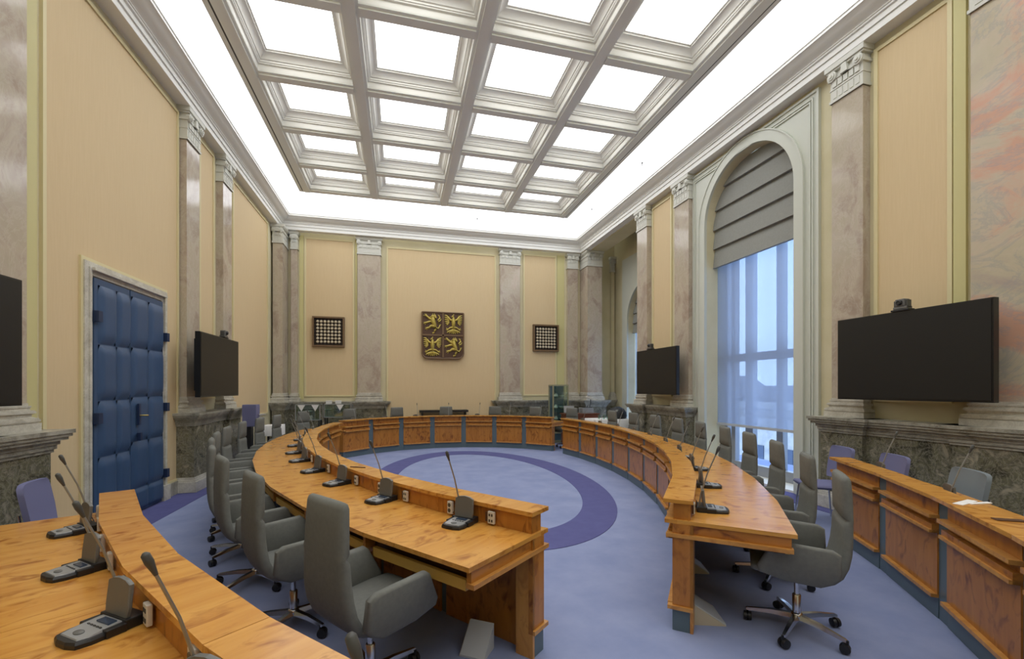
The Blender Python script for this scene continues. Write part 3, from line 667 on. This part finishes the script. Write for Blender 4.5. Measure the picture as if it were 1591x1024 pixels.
def swivel(label, legrot=0, arms=True):
    t = thing('swivel_chair', label, 'chair')
    seat = [(.275, .462, .18, .008), (.272, .46, .22, .03), (.25, .462, .235, .04), (.15, .458, .24, .045), (0, .448, .24, .045), (-.1, .445, .238, .045), (-.17, .45, .235, .04), (-.19, .455, .23, .02)]
    part('seat', loft(seat), 'fabric', t, 60)
    back = [(-.10, .43, .215, .012), (-.125, .425, .225, .03), (-.165, .44, .228, .036), (-.20, .475, .226, .038), (-.224, .53, .222, .038), (-.238, .60, .216, .038), (-.245, .68, .208, .037), (-.247, .76, .200, .036), (-.248, .785, .197, .035), (-.254, .80, .196, .029), (-.258, .81, .195, .025), (-.254, .82, .194, .029), (-.248, .835, .193, .035), (-.247, .90, .189, .036), (-.244, .98, .184, .035), (-.241, 1.045, .180, .033), (-.240, 1.066, .174, .024), (-.240, 1.074, .155, .008)]
    part('backrest', loft(back), 'fabric', t, 60)
    if arms:
        for s_ in (-1, 1):
            poly = [(-.17, .44), (-.10, .405), (.10, .415), (.23, .45), (.24, .49), (.165, .645), (.14, .665), (-.155, .65), (-.195, .625), (-.20, .48)]
            q = MB()
            n = len(poly); cy = sum(p[0] for p in poly)/n; cz = sum(p[1] for p in poly)/n
            def fx(z): return s_*(.245+(z-.42)*.16)
            RR = []
            for d, sc in ((-.028, .90), (-.022, .97), (-.008, 1), (.012, 1), (.024, .97), (.030, .90)):
                RR.append([(fx(cz+(z-cz)*sc)+s_*d, cy+(y-cy)*sc, cz+(z-cz)*sc) for y, z in poly])
            q.rings(RR)
            part('armrest', q, 'fabric', t, 50)
    q = MB().lathe([(.026, .10), (.026, .24), (.022, .245)], 14); part('lift_column', q, 'chrome', t, 50)
    part('lift_piston', MB().lathe([(.015, .24), (.015, .41)], 12), 'chrome', t, 50)
    part('seat_plate', MB().box(-.09, .09, -.12, .10, .385, .412), 'black', t)
    hub = part('star_hub', MB().lathe([(.03, .075), (.038, .085), (.036, .115), (.026, .125)], 14), 'chrome', t, 50)
    lp = MB(); RR = []
    for f, w_, h_, z in ((.02, .022, .016, .10), (.15, .018, .013, .098), (.29, .013, .009, .082), (.30, .011, .006, .080)):
        RR.append([(f, -w_, z-h_), (f, w_, z-h_), (f, w_*.7, z+h_), (f, -w_*.7, z+h_)])
    lp.rings(RR); lm = mesh('leg', lp, 'chrome', 30)
    cm = mesh('caster', MB().lathe([(.012, -.026), (.028, -.024), (.030, -.014), (.030, -.004), (.016, -.003), (.016, .003), (.030, .004), (.030, .014), (.028, .024), (.012, .026)], 14, (0, 0, .032), 1).lathe([(.008, .03), (.008, .082)], 8, (-.012, 0, 0)), 'black', 40)
    for k in range(5):
        a = legrot+2*PI*k/5
        l = obj('leg', lm, t); l.rotation_euler = (0, 0, a)
        c = obj('caster', cm, t, (.29*math.cos(a), .29*math.sin(a), 0)); c.rotation_euler = (0, 0, a+.6+k)
    return t
base_chair = swivel('x', .3)
used = [False]
def place_swivel(x, y, rz, lab, grp):
    if not used[0]: o = base_chair; used[0] = True
    else: o = copy_tree(base_chair)
    o.location = (x, y, 0); o.rotation_euler = (0, 0, rz); o['label'] = lab; o['group'] = grp
    return o
def seat_row(c, r, angs, labf, grp):
    for i, a in enumerate(angs):
        x, y = P(c, r, a); rz = R(a)+PI/2+random.uniform(-.05, .05)     # local +y points to the centre
        place_swivel(x, y, rz, labf(i), grp)
angL = [217.6, 212.2, 207.0, 202.6, 198.2, 194.0, 189.2, 183.6, 178.3, 173.3]
seat_row(CL, 10.17, angL, lambda i: ORD[i]+' high grey swivel chair along the left inner desk, from the near end', 'grey swivel chairs at the left inner desk')
angR = [-38.8, -33.8, -28.7, -23.8, -19.0, -14.0, -9.1, -4.2, .9, 6.0]
seat_row(CR, 10.06, angR, lambda i: ORD[i]+' high grey swivel chair along the right inner desk, from the near end', 'grey swivel chairs at the right inner desk')
angB = [146, 127.5, 108.5, 89, 69, 52, 36]
bw = ['leftmost', 'second from the left', 'third from the left', 'middle', 'third from the right', 'second from the right', 'rightmost']
seat_row(CB, 3.92, angB, lambda i: bw[i]+' grey swivel chair behind the far desk', 'grey swivel chairs behind the far desk')
# ------------------------------------------------------------------ low visitor chairs
def visitor(x, y, rz, lab, m, grp=None):
    t = thing('visitor_chair', lab, 'chair', (x, y, 0), rz, grp)
    RR = []
    for z, w_, d in ((.52, .19, 0), (.56, .215, -.01), (.7, .225, -.03), (.84, .225, -.055), (.89, .215, -.065), (.905, .19, -.068)):
        ring = []
        for k in range(9): u = -1+k/4; ring.append((u*w_, -.2+d+.035*u*u+.018, z))
        for k in range(9): u = 1-k/4; ring.append((u*w_, -.2+d+.035*u*u-.018, z))
        RR.append(ring)
    part('backrest', MB().rings(RR), m, t, 60)
    part('seat', loft([(.24, .45, .2, .01), (.22, .45, .23, .03), (0, .445, .235, .035), (-.2, .445, .22, .03), (-.22, .445, .2, .01)]), m, t, 60)
    for sx in (-1, 1):
        for sy in (-1, 1):
            part('leg', MB().tube([(sx*.19, sy*.17, .43), (sx*.215, sy*.21, .012), (sx*.215, sy*.21, .001)], .011), 'chrome', t, 50)
        part('side_bar', MB().tube([(sx*.2, -.2, .43), (sx*.205, -.225, .55), (sx*.2, -.24, .7)], .01), 'chrome', t, 50)
visitor(-2.48, 4.2, R(-75), 'lavender low-backed chair by the dark marble dado on the left', 'lav')
def behind(bx_, by_, lab, m):      # chair whose back stands at (bx_, by_), facing the desk centre
    a = math.atan2(by_-CR[1], bx_-CR[0]); visitor(bx_-.25*math.cos(a), by_-.25*math.sin(a), a+PI/2, lab, m)
behind(5.22, 4.2, 'lavender low-backed chair beyond the far end of the right outer desk', 'lav')
behind(5.13, 3.55, 'lavender low-backed chair behind the far part of the right outer desk', 'lav')
behind(4.82, 2.73, 'slate grey low-backed chair behind the right outer desk', 'greyfab')
behind(4.42, 2.02, 'slate grey low-backed chair at the right edge of the photo', 'greyfab')
# ================================================================== MICROPHONES
def mic(label):
    """local +y points to the user"""
    t = thing('conference_microphone', label, 'microphone')
    RR = []
    for z, ex in ((0, 0), (.012, 0), (.02, -.004)):
        RR.append([(-.058-ex, -.12, z), (.058+ex, -.12, z), (.06+ex, .06, z), (.05+ex, .105+ex, z), (.02, .118+ex, z), (-.02, .118+ex, z), (-.05-ex, .105+ex, z), (-.06-ex, .06, z)])
    part('base', MB().rings(RR), 'black', t)
    part('rear_housing', MB().box(-.062, .062, -.12, -.045, .0, .034).box(-.066, .066, -.05, .02, .0, .026), 'black', t, bevel=.004)
    RR = []
    for z, s_ in ((.018, 1), (.0235, .96)): RR.append([(-.047*s_, -.045, z+.006), (.047*s_, -.045, z+.006), (.049*s_, .06*s_, z), (.04*s_, .095*s_, z), (-.04*s_, .095*s_, z), (-.049*s_, .06*s_, z)])
    part('control_panel', MB().rings(RR), 'silver', t)
    part('display', MB().box(-.036, .020, -.036, -.006, .026, .032), 'lcd', t)
    part('talk_button', MB().lathe([(.016, 0), (.016, .007), (.012, .009)], 14, (0, .062, .019)), 'midgrey', t, 50)
    q = MB()
    for k in range(5): q.box(-.034+k*.014, -.026+k*.014, .012, .018, .024, .029)
    part('small_buttons', q, 'darkgrey', t, kind='stuff')
    RR = []
    for y, sx in ((-.072, .95), (-.068, 1), (-.058, 1), (-.054, .95)):
        RR.append([(x*sx, y-.25*(z-.03)*.5, z) for x, z in ((-.05, .03), (.05, .03), (.054, .06), (.052, .135), (.03, .146), (0, .15), (-.03, .146), (-.052, .135), (-.054, .06))])
    part('speaker_slab', MB().rings(RR), 'midgrey', t)
    for ch in t.children:
        for v in ch.data.vertices: v.co.x *= 1.32; v.co.y = v.co.y*.90-.012; v.co.z *= 1.15
    a = Vector((.05, -.105, .03)); pts = [a, a+Vector((.002, .012, .1)), a+Vector((.008, .055, .25)), a+Vector((.016, .11, .39))]
    part('gooseneck', MB().tube(pts, [.0055, .0055, .0046, .0044], 8), 'neck', t, 60)
    d = (pts[3]-pts[2]).normalized(); h = pts[3]
    part('microphone_head', MB().tube([h-d*.01, h+d*.012, h+d*.022, h+d*.03, h+d*.052, h+d*.058], [.005, .008, .0095, .0108, .010, .005], 12), 'darkgrey', t, 60)
    cp = [Vector((.05, -.115, .02)), Vector((.05, -.125, .035)), Vector((.095, -.12, .07)), Vector((.125, -.125, .035)), Vector((.09, -.125, .02)), Vector((.085, -.12, .07)), Vector((.115, -.13, .095))]
    part('cable', MB().tube(cp, .0028, 6), 'black', t, 60)
    return t
base_mic = mic('x'); mused = [False]
def place_mic(c, r, a, lab, grp, tw=0):
    if not mused[0]: o = base_mic; mused[0] = True
    else: o = copy_tree(base_mic)
    x, y = P(c, r, a); o.location = (x, y, .74)
    if lab.startswith('bottom edge'): o.location.x -= .02; o.location.y -= .05
    o.rotation_euler = (0, 0, R(a)-PI/2+tw); o['label'] = lab; o['group'] = grp
def devangs(a0, st_, n): return [a0+st_*k for k in range(n)]
DL = [217.9, 212.5, 207.5, 202.9, 198.1, 193.6, 188.7, 183.8, 178.9, 174]
for i, a in enumerate(DL): place_mic(CL, 9.56, a, ORD[i]+' desk microphone on the left inner desk, from the near end', 'microphones on the left inner desk', .18)
for i, a in enumerate(angR): place_mic(CR, 9.56, a, ORD[i]+' desk microphone on the right inner desk, from the near end', 'microphones on the right inner desk', .1)
for i, a in enumerate([136, 120, 105, 90, 75, 60, 44]): place_mic(CB, 3.32, a, bw[i]+' desk microphone on the far desk', 'microphones on the far desk')
for i, a in enumerate([209.0, 213.2, 217.2, 221.4, 224.95]):
    place_mic(CL, 11.25, a, ['farthest', 'second farthest', 'largest fully visible', 'bent neck of the mostly cut off', 'bottom edge'][i]+' desk microphone on the left foreground desk', 'microphones on the left foreground desk', .28 if i < 4 else -1.15)
for i, a in enumerate([-29.2, -34.5, -39.6]): place_mic(CR, 11.25, a, ['farthest', 'middle', 'nearest'][i]+' desk microphone on the right foreground desk', 'microphones on the right foreground desk')
# sockets on the upright board behind the desk top
def socket(c, rb, a, kind_, lab):
    x, y = P(c, rb, a); t = thing('socket', lab, 'socket', (x, y, .752), R(a)-PI/2)
    if kind_ == 'tall':
        part('housing', MB().box(-.023, .023, -.001, .024, 0, .088), 'white', t, bevel=.007)
        for z in (.026, .062): part('outlet', MB().lathe([(.014, .0235), (.014, .026), (.010, .0255)], 12, (0, 0, z), 1), 'darkgrey', t)
    else:
        part('housing', MB().box(-.026, .026, -.001, .018, .0, .078), 'white', t, bevel=.004)
        q = MB()
        for zz in (.02, .056):
            for xx in (-.01, .01): q.box(xx-.006, xx+.006, .017, .0195, zz-.008, zz+.008)
        part('jacks', q, 'darkgrey', t, kind='stuff')
        part('dark_plate', MB().box(.03, .05, -.001, .012, .01, .07), 'shield', t)
for i, a in enumerate(DL):
    socket(CL, 9.422, a-.0+2.0-3.2, 'tall', 'white twin power socket left of the '+ORD[i]+' microphone on the left inner desk')
    socket(CL, 9.422, a+1.05, 'square', 'white cable socket plate right of the '+ORD[i]+' microphone on the left inner desk')
for i, a in enumerate([209.0, 213.2, 217.2, 221.4]):
    w_ = ['farthest', 'second farthest', 'largest fully visible', 'nearest'][i]
    socket(CL, 11.112, a+(1.9-3.3)*.9, 'tall', 'white twin power socket beside the '+w_+' microphone of the left foreground desk')
    socket(CL, 11.112, a+.5, 'square', 'white cable socket plate behind the '+w_+' microphone of the left foreground desk')
for i, a in enumerate(angR[:3]): socket(CR, 9.422, a-1.1, 'square', 'white socket plate beside the '+ORD[i]+' microphone on the right inner desk')
# papers and flat items
def flat(name, x, y, z, rz, sx, sy, sz, m, lab, cat):
    t = obj(name, mesh(name, MB().box(-sx/2, sx/2, -sy/2, sy/2, 0, sz), m, bevel=sz*.2), None, (x, y, z), lab, cat); t.rotation_euler = (0, 0, rz)
flat('paper_slip', 3.56, 2.06, .875, R(12), .22, .05, .004, 'paper', 'white paper slip lying on the right foreground ledge', 'paper')
flat('paper_slip', 3.62, 2.02, .875, R(-5), .16, .03, .006, 'paper', 'narrow white card beside the paper slip on the right foreground ledge', 'paper')
flat('dark_card', 3.32, 1.72, .875, R(-30), .14, .05, .006, 'shield', 'dark flat cover at the right edge of the foreground ledge', 'cover')
x, y = P(CL, 9.35, 207.6); flat('pencil', x, y, .875, R(-30), .16, .012, .008, 'shield', 'thin brown pencil lying on the left inner ledge', 'pencil')
# footrests: tilted triangular sheets under the desks
def footrest(x, y, rz, lab, s_=1.):
    t = thing('footrest', lab, 'footrest', (x, y, 0), rz)
    part('tread', MB().prism([(0, 0), (.30*s_, 0), (.30*s_, .012), (.0, .155)], lambda u, v, d: (u, d, v), -.16*s_, .16*s_), 'blueside', t)
    part('cheek', MB().prism([(0, 0), (.30*s_, 0), (0, .15)], lambda u, v, d: (u, d, v), -.172*s_, -.161*s_), 'footrest', t)
footrest(1.97, 2.76, R(-20), 'beige and grey wedge footrest at the near foot of the right inner desk', .8)
footrest(2.44, 3.50, R(-20), 'second wedge footrest farther under the right inner desk', .75)
footrest(.50, 2.74, R(-125), 'pale wedge footrest under the near end of the left inner desk', .5)
# ================================================================== BACK OF THE ROOM
# glass display tables
def vitrine(x0, x1, y0, y1, z0, z1, lab, items):
    cx, cy = (x0+x1)/2, (y0+y1)/2; t = thing('display_table', lab, 'display case', (cx, cy, 0)); o = (cx, cy, 0); e = .018
    q = MB()
    for x in (x0, x1-e):
        for y in (y0, y1-e): q.box(x, x+e, y, y+e, z0, z1)
    for z in (z0, z1-e):
        for y in (y0, y1-e): q.box(x0, x1, y, y+e, z, z+e)
        for x in (x0, x1-e): q.box(x, x+e, y0, y1, z, z+e)
    part('metal_frame', q, 'silver', t, org=o)
    part('glass_top', MB().box(x0+e, x1-e, y0+e, y1-e, z1-.012, z1-.004), 'vitglass', t, org=o)
    part('glass_front', MB().box(x0+e, x1-e, y0+.006, y0+.012, z0+e, z1-e), 'vitglass', t, org=o)
    part('display_floor', MB().box(x0+e, x1-e, y0+e, y1-e, z0+.002, z0+.014), 'greyfab', t, org=o)
    for x in (x0+.02, x1-.05):
        for y in (y0+.02, y1-.05): part('leg', MB().box(x, x+.03, y, y+.03, 0, z0), 'black', t, org=o)
    part('glass_shelf', MB().box(x0+e, x1-e, y0+.1, y1-e, (z0+z1)/2, (z0+z1)/2+.008), 'vitglass', t, org=o)
    for k, (fx, kind_) in enumerate(items):
        x = x0+(x1-x0)*fx
        if kind_ == 'pennant':
            q = MB().prism([(-.09, 0), (.09, 0), (0, -.16)], lambda u, v, d: (x+u, y0-.005-d, z1-.02+v), 0, .003)
            obj('pennant', mesh('pennant', q, 'paper', origin=(x, y0-.006, z1-.02)), None, (x, y0-.006, z1-.02), 'white triangular pennant hanging from the '+lab.split(' ', 1)[0]+' display table, '+('left' if fx < .4 else 'right')+' one', 'pennant')
        elif kind_ == 'dish':
            obj('dish', mesh('dish', MB().lathe([(.03, 0), (.05, .006), (.09, .025), (.085, .028), (.04, .01)], 14), 'paper', 40), None, (x, (y0+y1)/2, (z0+z1)/2+.008), 'white dish on the glass shelf of the '+lab.split(' ', 1)[0]+' display table', 'dish')
        else:
            obj('carton', mesh('carton', MB().box(-.07, .07, -.06, .06, 0, .07).box(-.074, .074, -.064, .064, .07, .085), 'paper'), None, (x, (y0+y1)/2, z1), 'small white carton on top of the '+lab.split(' ', 1)[0]+' display table, '+('left' if fx < .3 else 'right')+' one', 'box')
vitrine(-2.62, -2.02, 12.35, 12.75, .78, 1.2, 'leftmost glass display table before the back dado', [(.25, 'pennant'), (.8, 'pennant'), (.5, 'dish')])
vitrine(-1.95, -1.28, 12.45, 12.85, .84, 1.2, 'right glass display table by the back left pilaster', [(.6, 'pennant'), (.12, 'dish'), (.15, 'carton'), (.5, 'carton')])
# tall glass cabinet
t = thing('glass_cabinet', 'tall narrow glass cabinet with white ceramics beside the right back dado', 'cabinet', (4.6, 12.5, 0)); q = MB(); e = .035
for x in (-.25, .25-e):
    for y in (-.2, .2-e): q.box(x, x+e, y, y+e, 0, 1.72)
for z in (0, .28, 1.68):
    q.box(-.25+e, .25-e, -.2, -.2+e, z, z+.04); q.box(-.25+e, .25-e, .2-e, .2, z, z+.04); q.box(-.25, -.25+e, -.2+e, .2-e, z, z+.04); q.box(.25-e, .25, -.2+e, .2-e, z, z+.04)
part('frame', q, 'brickred', t); part('glass_door', MB().box(-.215, .215, -.188, -.182, .32, 1.68), 'vitglass', t)
part('back_panel', MB().box(-.215, .215, .17, .18, .04, 1.68), 'post', t)
for z in (.66, 1.0, 1.34):
    part('shelf', MB().box(-.215, .215, -.16, .165, z, z+.01), 'vitglass', t)
k = 0
for z, nm in ((.67, 'lower'), (1.01, 'middle'), (1.35, 'upper')):
    for x in (-.1, .09):
        k += 1; prof = [(.035, 0), (.06, .03), (.05, .08), (.03, .1), (.04, .12)] if k % 2 else [(.03, 0), (.045, .01), (.09, .05), (.085, .055), (.03, .02)]
        obj('ceramic_vase' if k % 2 else 'ceramic_bowl', mesh('ceramic', MB().lathe(prof, 14), 'paper', 45), None, (4.6+x, 12.45, z), 'white '+('vase' if k % 2 else 'bowl')+' on the '+nm+' shelf of the glass cabinet', 'vase' if k % 2 else 'bowl')
# lectern on the left
t = thing('lectern', 'blue grey lectern with boxy head beside the left marble dado', 'lectern', (-2.80, 9.52, 0))
part('base', MB().box(-.14, .16, -.16, .16, 0, .03), 'black', t, bevel=.006)
part('column', MB().box(-.10, .02, -.08, .08, .03, .88), 'black', t)
part('side_rail', MB().box(.07, .11, -.04, .04, .03, .88), 'silver', t)
part('head', MB().rings([[(-.12*s_, -.12*s_, z), (.12*s_, -.12*s_, z), (.14*s_, 0, z), (.12*s_, .12*s_, z), (-.12*s_, .12*s_, z), (-.14*s_, 0, z)] for z, s_ in ((.88, .92), (.9, .97), (1.26, 1), (1.30, .97))]), 'lav', t)
part('reading_lamp', MB().box(.15, .25, -.03, .03, 1.10, 1.12).tube([(.12, 0, 1.02), (.2, 0, 1.11)], .008), 'white', t)
# small table with white cloth on the left
def cloth_table(x, y, w_, d_, h, lab, clab):
    t = thing('side_table', lab, 'table', (x, y, 0)); part('tabletop', MB().box(-w_/2, w_/2, -d_/2, d_/2, h-.03, h), 'woodpanel', t)
    for sx in (-1, 1):
        for sy in (-1, 1): part('leg', MB().box(sx*(w_/2-.04)-.02, sx*(w_/2-.04)+.02, sy*(d_/2-.04)-.02, sy*(d_/2-.04)+.02, 0, h-.03), 'black', t)
    q = MB(); n = 40; per = []
    for k in range(n):
        a = k/n*4; s_ = int(a); f = a-s_; W2_, D2 = w_/2+.008, d_/2+.008
        p = [(-W2_+2*W2_*f, -D2), (W2_, -D2+2*D2*f), (W2_-2*W2_*f, D2), (-W2_, D2-2*D2*f)][s_]; per.append(p)
    RR = [[(p[0]*.98, p[1]*.98, h+.006) for p in per], [(p[0], p[1], h) for p in per], [(p[0]*(1+.02*math.sin(i*1.9)), p[1]*(1+.03*math.sin(i*1.9)), h-.22) for i, p in enumerate(per)]]
    q.rings(RR, cap=False); q.f.append(list(range(n))[::-1])
    obj('tablecloth', mesh('tablecloth', q, 'paper', 60), None, (x, y, 0), clab, 'tablecloth')
cloth_table(-2.72, 10.75, .36, .4, .80, 'small side table under a white cloth behind the left inner chairs', 'white cloth on the small table behind the left inner chairs')
cloth_table(5.35, 10.78, 1.0, .66, .80, 'side table under a white cloth near the niche', 'white cloth on the table near the niche')
for i, (x, y) in enumerate(((5.02, 10.6), (5.14, 10.56), (5.27, 10.62))):
    obj('water_glass', mesh('water_glass', MB().lathe([(.026, 0), (.033, .12), (.031, .12), (.024, .008)], 12), 'vitglass', 50), None, (x, y, .808), ['left', 'middle', 'right'][i]+' drinking glass on the white clothed table near the niche', 'glass')
t = thing('equipment_bag', 'black domed bag with white tag on the clothed table near the niche', 'bag', (5.62, 10.76, .808))
part('body', MB().lathe([(.23, 0), (.26, .06), (.25, .16), (.18, .26), (.07, .315), (.01, .32)], 18), 'bag', t, 60)
part('tag', MB().tbox(Matrix.Translation((-.12, -.20, .20)) @ Matrix.Rotation(R(35), 4, 'X'), .06, .006, .1), 'paper', t)
# sideboard with an overhead projector
t = thing('sideboard', 'low reddish brown sideboard at the back right', 'cabinet', (5.05, 11.95, 0))
part('body', MB().box(-.5, .5, -.2, .2, .05, .86), 'redwood', t); part('top', MB().box(-.53, .53, -.22, .22, .86, .89), 'redwood', t)
for k in range(2): d_ = part('door', MB().box(-.49+k*.5, -.01+k*.5, -.215, -.2, .08, .84), 'redwood', t); part('knob', MB().lathe([(.008, 0), (.012, -.02)], 8, (-.06+k*.12, -.215, .5), 1), 'brass', d_)
part('plinth', MB().box(-.47, .47, -.17, .17, 0, .05), 'black', t)
t = thing('overhead_projector', 'pale overhead projector with tilted arm on the back right sideboard', 'projector', (5.25, 11.95, .89))
part('body', MB().box(-.17, .17, -.15, .15, 0, .16), 'silver', t, bevel=.01); part('stage_glass', MB().box(-.13, .13, -.12, .12, .16, .168), 'lcd', t)
part('arm', MB().tube([(.15, .1, .14), (.19, .1, .3), (.16, .04, .44)], .012), 'darkgrey', t, 50)
part('head', MB().tbox(Matrix.Translation((.08, 0, .45)) @ Matrix.Rotation(R(20), 4, 'Y'), .16, .1, .06), 'white', t, bevel=.01)
t = thing('laptop', 'open dark laptop on the back right sideboard', 'laptop', (4.75, 11.9, .89))
part('keyboard_half', MB().box(-.16, .16, -.12, .1, 0, .016), 'darkgrey', t); part('lid', MB().tbox(Matrix.Translation((0, .13, .11)) @ Matrix.Rotation(R(-15), 4, 'X'), .32, .01, .21), 'silver', t)
# low black bench at the centre of the back wall
t = thing('low_bench', 'long low black table against the back wall below the shield', 'table', (1.27, 13.39, 0))
part('top', MB().box(-.72, .72, -.17, .17, .90, .96), 'black', t)
for x in (-.66, .62): part('leg', MB().box(x, x+.04, -.15, .15, 0, .90), 'black', t)
